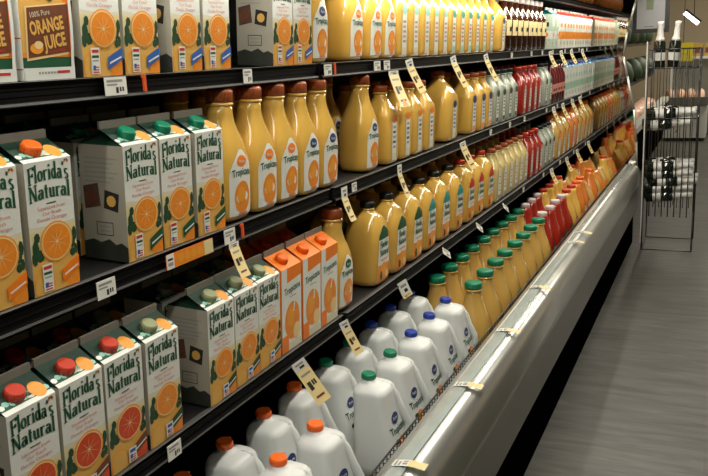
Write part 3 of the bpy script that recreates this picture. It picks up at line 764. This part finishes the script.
run(sq_gr, 'C', [4.62, 4.74, 4.86], .048, 'square grey green bottle', 'bottle', 'grey bottles on the lower shelf', 2, .12)
big_g = bottle('juice_jug', BIGJUG, 'juice_gold', 'cap_orange', .024, .02, strip_label('print_orange_bright', 'print_red', 'paper_cream', .03))
run(big_g, 'C', [5.03, 5.20, 5.37], .07, 'large golden jug before the orange ones', 'jug', 'golden jugs at the far end of the lower shelf')
big_o = bottle('juice_jug', BIGJUG, 'juice_orange', 'cap_orange', .024, .02, strip_label('paper_cream', 'print_red', 'paper_cream', .03))
run(big_o, 'C', [5.55, 5.72], .07, 'large orange jug', 'jug', 'orange jugs at the far end of the lower shelf')
run(big_g, 'C', [5.90, 6.07, 6.24, 6.41], .07, 'large golden jug beyond the orange ones', 'jug', 'golden jugs at the far end of the lower shelf')

# highest shelf (only its far end shows)
po = pouch('bag_orange', 'print_orange_bright'); pg = pouch('bag_gold', 'print_orange')
run(po, 'top', rng(4.9, 6.45, 10), .06, 'orange and white packet', 'packet', 'packets on the highest shelf')

# bottom deck
ZD = H-1.0615
jugs = {c: white_jug(m) for c, m in (('orange', 'cap_orange'), ('green', 'cap_green'), ('blue', 'cap_blue'))}
def deck_run(proto, x, ys, desc, cat, group, rowname):
    for i, y in enumerate(ys):
        lab = desc+', bottom deck, '+rowname+', '+ORD[i]+' of '+NUM[len(ys)-1]
        place(proto, x+random.uniform(-.004, .004), y+random.uniform(-.004, .004), ZD, lab, cat, group, tilt=0, rz=random.uniform(-.06, .06))
G = 'white jugs on the bottom deck'
deck_run(jugs['orange'], -.770, [1.165, 1.335, 1.505], 'white plastic juice jug with orange cap', 'jug', G, 'front row')
deck_run(jugs['orange'], -.915, [1.04, 1.20, 1.364, 1.525, 1.69], 'white plastic juice jug with orange cap', 'jug', G, 'second row')
deck_run(jugs['green'], -.770, [1.815, 1.982], 'white plastic juice jug with green cap', 'jug', G, 'front row')
deck_run(jugs['green'], -.915, [1.86, 2.022], 'white plastic juice jug with green cap', 'jug', G, 'second row')
deck_run(jugs['blue'], -.775, [2.155, 2.32, 2.495], 'white plastic juice jug with blue cap', 'jug', G, 'front row')
deck_run(jugs['blue'], -.922, [2.19, 2.36, 2.54], 'white plastic juice jug with blue cap', 'jug', G, 'second row')
dk = bottle('juice_bottle', DECKB, 'juice_gold', 'cap_green', .0305, .022, deck_label)
GB = 'green capped bottles on the bottom deck'
deck_run(dk, -.762, [2.66+.160*i for i in range(8)], 'orange juice bottle with wide green cap', 'bottle', GB, 'front row')
deck_run(dk, -.908, [2.70+.160*i for i in range(9)], 'orange juice bottle with wide green cap', 'bottle', GB, 'second row')
rd = bottle('juice_bottle', DECKB, 'juice_red', 'cap_white', .024, .02, deck_label)
rd2 = None
deck_run(rd, -.775, [3.945, 4.11, 4.28, 4.45], 'red juice bottle with white cap', 'bottle', 'red bottles on the bottom deck', 'front row')
deck_run(rd, -.908, [4.145, 4.30, 4.46], 'red juice bottle with white cap', 'bottle', 'red bottles on the bottom deck', 'second row')
oj = bottle('juice_bottle', DECKB, 'juice_orange', 'cap_orange', .024, .02, strip_label('paper_cream', 'print_red', 'paper_cream', .03, .1))
gj = bottle('juice_bottle', DECKB, 'juice_yellow', 'cap_red', .024, .02, strip_label('print_red', 'print_orange', 'print_red', .03, .1))
deck_run(gj, -.775, [4.615, 4.775], 'golden juice bottle with red cap', 'bottle', 'golden bottles on the bottom deck', 'front row')
deck_run(oj, -.775, [4.935, 5.095], 'orange juice bottle with orange cap', 'bottle', 'orange bottles on the bottom deck', 'front row')
deck_run(gj, -.908, [4.62, 4.78, 4.94, 5.10], 'golden juice bottle with red cap', 'bottle', 'golden bottles on the bottom deck', 'second row')
for i in range(8):
    y = 5.265+.165*i
    place((pg, oj, pg, po, pg, gj, pg, po)[i], -.770, y, ZD, '%s at the far end of the deck, front row, %s of eight' % (('golden packet', 'orange bottle', 'golden packet', 'orange packet', 'golden packet', 'golden bottle', 'golden packet', 'orange packet')[i], ORD[i]), ('packet', 'bottle', 'packet', 'packet', 'packet', 'bottle', 'packet', 'packet')[i], 'goods at the far end of the deck', tilt=0, rz=random.uniform(-.3, .3))
    place((po, pg, gj, pg, oj, pg, po, pg)[i], -.912, y, ZD, '%s at the far end of the deck, second row, %s of eight' % (('orange packet', 'golden packet', 'golden bottle', 'golden packet', 'orange bottle', 'golden packet', 'orange packet', 'golden packet')[i], ORD[i]), ('packet', 'packet', 'bottle', 'packet', 'bottle', 'packet', 'packet', 'packet')[i], 'goods at the far end of the deck', tilt=0, rz=random.uniform(-.3, .3))

# ================================================================== price tags
def price_tag(x, y, z, wd, ht, where, lean=.0, m='tag_white', rx=0):
    mb = MB(); t = .0008
    mb.box(-t, t, -wd/2, wd/2, -ht/2, ht/2, m)
    A = Art(mb, lambda a, b, l: (t+E_*l, a, b))
    A.rect(-wd*.42, wd*.30, ht*.22, ht*.36, 'print_grey', 1); A.rect(-wd*.42, wd*.05, ht*.04, ht*.14, 'print_grey', 1)
    A.rect(-wd*.02, wd*.10, -ht*.38, -ht*.06, 'print_dark', 1); A.rect(wd*.15, wd*.23, -ht*.30, -ht*.06, 'print_dark', 1); A.rect(wd*.27, wd*.35, -ht*.30, -ht*.06, 'print_dark', 1)
    o = mb.build('price_tag'); o.location = (x, y, z+H); o.rotation_euler = (rx, lean, 0)
    tag(o, where, 'price tag', 'price tags on the rails'); return o
def hang_tag(x, y, z, wd, ht, where, yaw=0, top=.026, tri=False, roll=0):
    """white top clipped in the rail and a yellow offer slip curling down and outwards"""
    r = empty('shelf_talker'); r.location = (x, y, z+H); r.rotation_euler = (roll, 0, -abs(yaw)*1.6)
    tag(r, where, 'price tag', 'hanging yellow price slips')
    a = MB(); a.box(-.0006, .0006, -wd/2, wd/2, -top, 0, 'tag_white'); A = Art(a, lambda p, q, l: (.0006+E_*l, p, q))
    A.rect(-wd*.3, wd*.3, -top*.45, -top*.25, 'print_grey', 1); A.rect(-wd*.1, wd*.25, -top*.85, -top*.6, 'print_dark', 1); a.build('tag_head', r)
    b = MB(); n = 8
    def P(s, q, off=0): # s 0..1 down the slip
        zz = -top-ht*s; xx = .001+.30*s*ht+.10*s*s*ht+off; return (xx, q, zz)
    for i in range(n):
        s0, s1 = i/n, (i+1)/n
        b.poly([P(s0, -wd/2), P(s0, wd/2), P(s1, wd/2), P(s1, -wd/2)], 'tag_yellow'); b.poly([P(s0, -wd/2, -.0006), P(s1, -wd/2, -.0006), P(s1, wd/2, -.0006), P(s0, wd/2, -.0006)], 'tag_yellow')
    for (s0, s1, q0, q1, m) in ((.12, .18, -.35, .35, 'print_grey'), (.36, .60, -.30, -.05, 'print_dark'), (.36, .50, .02, .14, 'print_dark'), (.36, .50, .18, .30, 'print_dark'), (.78, .84, -.3, .3, 'print_brown')):
        b.poly([P(s0, q0*wd, .0005), P(s1, q0*wd, .0005), P(s1, q1*wd, .0005), P(s0, q1*wd, .0005)], m)
    if tri: b.poly([P(.97, -.3*wd, .0006), P(.97, .3*wd, .0006), P(.75, 0, .0006)], 'print_orange_bright')
    b.build('offer_slip', r); return r
def clip(x, y, z, where):
    m = MB(); m.box(0, .0035, -.0035, .0035, -.013, .015, 'tag_clip'); m.box(-.001, .002, -.005, .005, .010, .016, 'tag_clip')
    o = m.build('rail_clip'); o.location = (x, y, z+H); tag(o, where, 'clip', 'orange rail clips')
XA, XB, XC = -.926, -.906, -.886
price_tag(XA, 1.108, -.036, .054, .030, 'white price tag on the upper rail under the first citrus cartons')
price_tag(XA, 1.531, -.037, .034, .030, 'white price tag on the upper rail below the middle pair of cartons')
price_tag(XA+.004, 1.917, -.037, .042, .028, 'white price tag on the upper rail at the section joint')
price_tag(XA+.004, 2.247, -.037, .046, .027, 'wide white price tag on the upper rail left of the big hanging slip')
price_tag(XA+.004, 2.323, -.037, .046, .027, 'white price tag directly above the big hanging slip')
clip(XA, 1.182, -.036, 'orange clip on the upper rail right of the first tag'); clip(XA+.004, 1.955, -.036, 'orange clip on the upper rail at the section joint')
hang_tag(XA+.008, 2.365, -.055, .080, .095, 'large yellow slip with orange triangle hanging from the upper rail', top=.012, tri=True)
hang_tag(XA+.008, 2.50, -.024, .030, .082, 'narrow yellow slip hanging just right of the large one', yaw=.3, roll=0.28)
hang_tag(XA+.008, 2.97, -.024, .028, .090, 'yellow slip hanging from the upper rail below the square bottles', yaw=.3, roll=0.28)
hang_tag(XA+.008, 3.43, -.024, .026, .090, 'yellow slip hanging from the upper rail below the large plain jug', yaw=.3, roll=0.28)
price_tag(XB, 1.010, -.357, .044, .030, 'white price tag on the middle rail under the orange capped cartons')
m_ = MB(); m_.box(-.0007, .0007, -.075, .075, -.014, .014, 'tag_clip'); A_ = Art(m_, lambda a, b, l: (.0007+E_*l, a, b))
A_.rect(-.075, -.052, -.014, .014, 'tag_white', 1); A_.rect(.045, .075, -.014, .014, 'print_cream_yellow', 1); A_.rect(-.052, .045, -.014, .014, 'print_orange', 1)
A_.rect(-.071, -.056, .002, .006, 'print_dark', 2); A_.rect(-.071, -.056, -.008, -.002, 'print_grey', 2)
for k in range(4): A_.disc(-.03+.02*k, 0, .009, 'print_orange_rim', 2, seg=10)
o_ = m_.build('rail_banner'); o_.location = (XB+.001, 1.245, H-.355); tag(o_, 'small orange advertising strip on the middle rail under the green capped cartons', 'banner')
price_tag(XB, 1.385, -.352, .040, .030, 'white price tag on the middle rail above a hanging slip')
hang_tag(XB+.006, 1.388, -.366, .036, .060, 'yellow slip hanging from the middle rail under the carafes', top=.010)
clip(XB, 1.432, -.352, 'orange clip on the middle rail under the carafes')
hang_tag(XB+.006, 1.935, -.340, .036, .060, 'yellow slip hanging from the middle rail at the section joint', top=.030)
m_ = price_tag(XB+.004, 2.005, -.352, .030, .024, 'small white tag on the middle rail just after the section joint')
hang_tag(XB+.006, 2.345, -.338, .034, .070, 'yellow slip hanging from the middle rail under the square bottles', top=.030)
hang_tag(XB+.006, 3.02, -.344, .034, .085, 'yellow slip hanging from the middle rail under the large jug', top=.020, yaw=.25, roll=0.25)
price_tag(XC, 1.118, -.694, .040, .030, 'white price tag on the lower rail under the pale capped carton')
hang_tag(XC+.008, 1.585, -.695, .036, .085, 'big yellow slip hanging over the orange capped jugs', top=.024, yaw=.5, roll=0.50)
hang_tag(XC+.008, 1.845, -.680, .026, .068, 'yellow slip hanging from the lower rail over the green capped jugs', top=.024, yaw=.45, roll=0.35)
hang_tag(XC+.008, 2.275, -.690, .034, .010, 'short white slip on the lower rail over the blue capped jugs', top=.045, yaw=.45, roll=0.40)
for (y, dz, t) in ((2.72, 0, 'third'), (3.16, 0, 'fourth'), (3.60, 0, 'fifth')):
    o_ = price_tag(XC+.012, y, -.706, .056, .026, 'curled white tag sticking out of the lower rail, %s tag from the left' % t, lean=-.4, rx=-.6)
names = ['ninth', 'tenth', 'eleventh', 'twelfth', 'thirteenth', 'fourteenth', 'fifteenth', 'sixteenth', 'seventeenth']
for i, y in enumerate((3.92, 4.36, 4.64, 4.95, 5.35, 5.60, 5.90, 6.25)):
    price_tag(XA+.004, y, -.037, .034, .024, 'small white tag on the far half of the upper rail, %s along' % ORD[i])
for i, y in enumerate((3.45, 3.80, 4.11, 4.67, 5.0, 5.49, 5.9, 6.3)):
    price_tag(XB+.004, y, -.352, .034, .024, 'small white tag on the far half of the middle rail, %s along' % ORD[i])
for i, y in enumerate((4.0, 4.5, 5.0, 5.5, 6.0)):
    price_tag(XC+.004, y, -.690, .034, .024, 'small white tag on the far half of the lower rail, %s along' % ORD[i])
for i, (y, k) in enumerate(((4.84, 'A'), (5.18, 'A'), (5.55, 'A'), (6.0, 'A'), (4.85, 'B'), (5.15, 'B'), (5.5, 'B'), (5.8, 'B'), (4.7, 'C'), (5.2, 'C'), (5.6, 'C'), (6.1, 'C'))):
    hang_tag({'A': XA, 'B': XB, 'C': XC}[k]+.008, y, SH[k][0]-.012, .028, .06, 'narrow yellow slip hanging far along the %s rail, %s of four' % ({'A': 'upper', 'B': 'middle', 'C': 'lower'}[k], ORD[i % 4]), top=.03, yaw=.3, roll=.25)
# tags on the bumper channel
def bumper_tag(x, y, where, yaw=.0, curl=True):
    r = MB(); n = 6; wd = .030
    def P(s, q, o=0): return (-.028+.075*s, q+.012*s*s, .004*math.sin(s*PI)+.0015+o-(.012*max(0, s-.6) if curl else 0))
    for i in range(n):
        s0, s1 = i/n, (i+1)/n
        r.poly([P(s0, -wd/2), P(s1, -wd/2), P(s1, wd/2), P(s0, wd/2)], 'tag_white' if i < 3 else 'tag_yellow'); r.poly([P(s0, -wd/2, -.0005), P(s0, wd/2, -.0005), P(s1, wd/2, -.0005), P(s1, -wd/2, -.0005)], 'tag_white')
    for (s0, s1, a, b) in ((.08, .14, -.4, .4), (.2, .26, -.4, .2), (.32, .46, -.3, 0), (.32, .46, .1, .3)):
        r.poly([P(s0, a*wd, .0004), P(s1, a*wd, .0004), P(s1, b*wd, .0004), P(s0, b*wd, .0004)], 'print_grey')
    o = r.build('price_tag'); o.location = (x, y, H-.8985); o.rotation_euler = (0, 0, yaw); tag(o, where, 'price tag', 'tags on the bumper')
bumper_tag(-.607, 1.56, 'curled price tag on the bumper nearest the viewer')
bumper_tag(-.607, 2.03, 'cream price tag on the bumper beside the green capped jugs')
bumper_tag(-.610, 2.50, 'small pale tag on the bumper beside the blue capped jugs')
bumper_tag(-.600, 3.80, 'yellowed curled tag on the bumper, near one of the far pair', .2)
bumper_tag(-.600, 4.02, 'yellowed curled tag on the bumper, far one of the far pair', -.15)
bumper_tag(-.610, 3.02, 'pale tag on the bumper beside the green capped bottles')

# ================================================================== wine rack and hanging display beyond the case
rack = empty('wine_rack'); tag(rack, 'black wire floor rack holding wine bottles at the end of the case', 'rack')
rx0, rx1, ry0, ry1 = -.52, -.16, 6.25, 6.62; rt_ = H-.06
rx0 = -.50
m_ = MB()
for (x, y) in ((rx0, ry0), (rx1, ry0), (rx0, ry1), (rx1, ry1)):
    m_.tube([(x, y, .012), (x, y, rt_)], .0045, 'black_metal', seg=8)
for x in (rx0, rx1): m_.tube([(x, ry0-.05, .012), (x, ry1, .012)], .004, 'black_metal', seg=8)
for y in (ry0-.05, ry1): m_.tube([(rx0, y, .012), (rx1, y, .012)], .004, 'black_metal', seg=8)
m_.tube([(rx1, ry0-.05, .012), (rx1, ry0, .30)], .004, 'black_metal'); m_.tube([(rx0, ry0-.05, .012), (rx0, ry0, .30)], .004, 'black_metal')
m_.build('rack_frame', rack)
m_ = MB(); m_.box(rx0-.012, rx0-.004, ry0-.012, ry0-.004, .05, rt_+.06, 'foil_white'); m_.build('rack_post', rack)
m_ = MB()
for zz in (rt_, rt_-.13, rt_-.48):
    for (a, b) in (((rx0, ry0), (rx1, ry0)), ((rx1, ry0), (rx1, ry1)), ((rx0, ry1), (rx1, ry1)), ((rx0, ry0), (rx0, ry1))): m_.tube([(*a, zz), (*b, zz)], .004, 'black_metal', seg=6)
for k in range(9):
    x = rx0+(rx1-rx0)*k/8; m_.tube([(x, ry0, .25), (x, ry0, rt_)], .0038, 'black_metal', seg=5)
    m_.tube([(x, ry1, .25), (x, ry1, rt_)], .0028, 'black_metal', seg=5)
for k in range(5):
    x = rx0+(rx1-rx0)*(k+.5)/5; m_.tube([(x, ry0, rt_-.13), (x, ry1, rt_-.13)], .003, 'black_metal', seg=5)
m_.build('wire_grid', rack)
def wine():
    r = empty('wine_bottle'); m = MB()
    m.loft([(0, .034, .034, 2), (.004, .040, .040, 2), (.17, .040, .040, 2), (.195, .030, .030, 2), (.215, .021, .021, 2), (.29, .016, .016, 2)], 'wine_glass', seg=20); m.build('bottle_body', r)
    m = MB(); m.loft([(.185, .0345, .0345, 2), (.200, .0285, .0285, 2), (.220, .0225, .0225, 2), (.29, .0195, .0195, 2), (.302, .0225, .0225, 2), (.318, .020, .020, 2)], 'foil_white', seg=16); m.build('foil_capsule', r)
    m = MB(); m.loft([(.05, .0408, .0408, 2), (.105, .0408, .0408, 2)], 'foil_white', seg=20, capb=False, capt=False); m.build('label', r)
    return r
wn = wine()
for i, x in enumerate((-.452, -.365)):
    o = place(wn, x+.02, ry0+.09, rt_-.126, 'dark wine bottle with white foil neck standing in the rack, %s one' % ('left', 'right')[i], 'bottle', 'wine bottles in the rack', tilt=(.0, .10)[i])
cr = MB()
bl = [(-.78+.02, .0, 'topmost'), (-.445, 0, ''), ]
zs_ = [.98, .905, .60, .545, .49, .44, .385]
for i, z in enumerate(zs_):
    for j in range(3):
        place(wn, rx0+.012+(.0, -.03, 0, .0, .03, 0, .0)[i]-.02*(j == 1), ry0+.06+.115*j, z, 'lying white necked wine bottle, %s level from top, %s' % (ORD[i], ('nearest', 'middle', 'rearmost')[j]), 'bottle', 'wine bottles in the rack', tilt=math.radians(86))
m_ = MB()
for z in zs_:
    for xx in (rx0+.07, rx0+.2): m_.tube([(xx, ry0, z-.044), (xx, ry1, z-.044)], .003, 'black_metal', seg=5)
m_.build('cradle_wire', rack)

dsp = empty('hanging_display'); tag(dsp, 'grey panel in a black frame hanging above the wine rack', 'display'); dsp.location = (-.527, 6.70, H); dsp.scale = (1.117, 1, 1.117)
m_ = MB(); m_.box(-.115, .115, -.02, .02, .055, .50, 'black_metal'); m_.build('frame', dsp)
m_ = MB(); m_.box(-.088, .088, -.024, -.019, .082, .47, 'display_grey'); m_.box(-.040, .02, -.0245, -.024, .094, .097, 'print_dark'); m_.build('screen_panel', dsp)
m_ = MB(); m_.box(-.030, .015, -.027, -.0235, .205, .30, 'display_green'); m_.build('sticker', dsp)
m_ = MB(); m_.tube([(-.09, 0, .49), (-.09, 0, 2.19)], .006, 'black_metal'); m_.tube([(.09, 0, .49), (.09, 0, 2.19)], .006, 'black_metal'); m_.build('hanger_rod', dsp)

# ================================================================== far cases and back of the store
fc = empty('refrigerated_display_case'); tag(fc, 'second low refrigerated case with pale bumper behind the wine rack', 'display case')
m_ = MB(); m_.extrude([(-1.7, .1), (-.80, .1), (-.76, .45), (-.76, .66), (-.80, .68), (-.86, .60), (-1.7, .60)], YE+.4, 13, 'kick_shade'); m_.build('case_body', fc)  # black body carries the painted shade below the pale bumper
m_ = MB(); m_.box(-.83, -.735, YE+.4, 13, .645, .70, 'white_enamel'); m_.build('bumper', fc)
m_ = MB(); m_.box(-1.7, -1.5, YE+.4, 13, .6, 2.3, 'case_liner'); m_.extrude([(-1.5, 2.3), (-.75, 2.2), (-.75, 2.12), (-1.5, 2.15)], YE+.4, 13, 'case_liner'); m_.build('back_panel', fc)
m_ = MB(); m_.box(-1.5, -.95, YE+.45, 12.9, 1.02, 1.05, 'black_metal'); m_.box(-1.5, -1.0, YE+.45, 12.9, 1.45, 1.48, 'black_metal'); m_.build('shelf', fc)
def lump(name, mat_, label, cat, group, x, y, z, sx, sy, sz):
    m = MB(); n = 10; rs = [random.uniform(.85, 1.1) for _ in range(6)]
    m.loft([(0, sx*.6, sy*.6, 2.5), (sz*.12, sx*.9, sy*.92, 2.6), (sz*.5*rs[0], sx*rs[1], sy*rs[2], 2.5), (sz*.8, sx*.8*rs[3], sy*.75, 2.2), (sz*.97, sx*.4, sy*.35, 2), (sz, sx*.1, sy*.1, 2)], mat_, seg=14)
    o = m.build(name); o.location = (x, y, z); o.rotation_euler = (0, 0, random.uniform(-.5, .5)); tag(o, label, cat, group); return o
for i in range(12):
    lump('green_pack', 'plant_green', 'dark green leafy pack on the second case, %s along' % ORD[i], 'pack', 'leafy packs in the second case', -1.02, 7.25+.45*i, 1.051 if i % 2 else 1.481, .12, .18, .26)
for i in range(12):
    lump('meat_pack', 'meat', 'wrapped pale meat pack lying on the low case behind the rack, %s along' % ORD[i], 'pack', 'meat packs behind the rack', -1.0, 7.3+.46*i, .602, .13, .20, .13)
# island across the end of the aisle
isl = empty('meat_counter'); tag(isl, 'pale low counter across the aisle end heaped with wrapped meat', 'counter'); isl.location = (-.42, 13.6, 0)
m_ = MB(); m_.box(-.42, .20, -.2, .6, .05, .60, 'white_enamel'); m_.build('counter_body', isl)
m_ = MB(); m_.box(-.44, .22, -.23, -.17, .54, .66, 'panel_grey'); m_.build('bumper', isl)
for i in range(8):
    lump('meat_pack', 'meat', 'pink wrapped meat pack heaped on the end counter, %s in the heap' % ORD[i], 'pack', 'meat packs on the end counter', -.76+.145*(i % 4), 13.60+.27*(i // 4), .6015, .056, .10, .16)
for i in range(3):
    b = MB(); b.box(-.10, .10, -.12, .12, 0, .20, 'box_brown'); b.box(-.09, .09, -.1215, -.12, .05, .13, 'print_brown'); b.box(-.02, .02, -.12, .12, .2, .2015, 'print_pith')
    o = b.build('cardboard_box'); o.location = (-.66+.225*i, 14.42, .74+.50); tag(o, 'yellow brown carton box on the stand behind the end counter, %s of three' % ('left', 'middle', 'right')[i], 'box', 'boxes behind the end counter')
st = MB(); st.box(-.8, -.08, 14.25, 14.65, 1.20, 1.239, 'white_enamel'); st.box(-.8, -.76, 14.25, 14.65, 0, 1.2, 'white_enamel'); st.box(-.12, -.08, 14.25, 14.65, 0, 1.2, 'white_enamel'); st.box(-.76, -.12, 14.60, 14.65, 0, 1.2, 'white_enamel')
tag(st.build('display_stand'), 'pale stand with brown boxes at the aisle end', 'stand')
sg = empty('hanging_sign'); tag(sg, 'bright yellow sign above the boxes at the aisle end', 'sign'); sg.location = (-.565, 12.9, H-.30)
m_ = MB(); m_.box(-.13, .13, -.008, .008, 0, .26, 'sign_yellow'); m_.box(-.08, .08, -.0085, -.008, .17, .178, 'print_brown'); m_.box(-.06, .05, -.0085, -.008, .10, .106, 'print_brown'); m_.build('sign_board', sg)
m_ = MB(); m_.tube([(0, 0, .25), (0, 0, 2.49)], .004, 'black_metal'); m_.build('hanger_rod', sg)
# dark tall shelving on the right and lamp strip
sv = empty('grocery_shelving'); tag(sv, 'dark tall shelving with red brown goods at the right edge of the aisle end', 'shelving'); sv.location = (-.02, 15.2, 0)
m_ = MB(); m_.box(-.20, 1.6, 0, .05, 0, 1.25, 'black_metal'); 
m_.build('back_panel', sv)
for k in range(4):
    m_ = MB(); m_.box(-.20, 1.6, -.42, 0, .10+.36*k, .14+.36*k, 'print_brown'); m_.build('shelf', sv)
for i in range(6):
    lump('meat_pack', 'meat', 'reddish packet on the dark shelving at the right edge, %s from left' % ORD[i], 'pack', 'packets on the dark shelving', -.12+.17*i, 15.0, 1.222, .055, .10, .16)
ls = empty('ceiling_lamp'); tag(ls, 'bright slanting lamp strip high at the end of the aisle', 'lamp'); ls.location = (-.50, 13.6, H+.31); ls.rotation_euler = (0, math.radians(40), 0)
m_ = MB(); m_.box(-.13, .13, -.03, .03, -.03, .03, 'lamp_glow'); m_.build('lamp_tube', ls)
m_ = MB(); m_.box(-.14, .14, -.05, .05, .031, .06, 'black_metal'); m_.build('lamp_housing', ls)
m_ = MB(); m_.tube([(0, 0, .06), (-1.18, 0, 1.42)], .005, 'black_metal'); m_.build('hanger_rod', ls)
cl = MB(); cl.tube([(-.14, 13.30, .001), (-.14, 13.30, 3.69)], .022, 'wall_beige'); tag(cl.build('support_pole'), 'thin pale pole rising beside the end counter', 'pole')
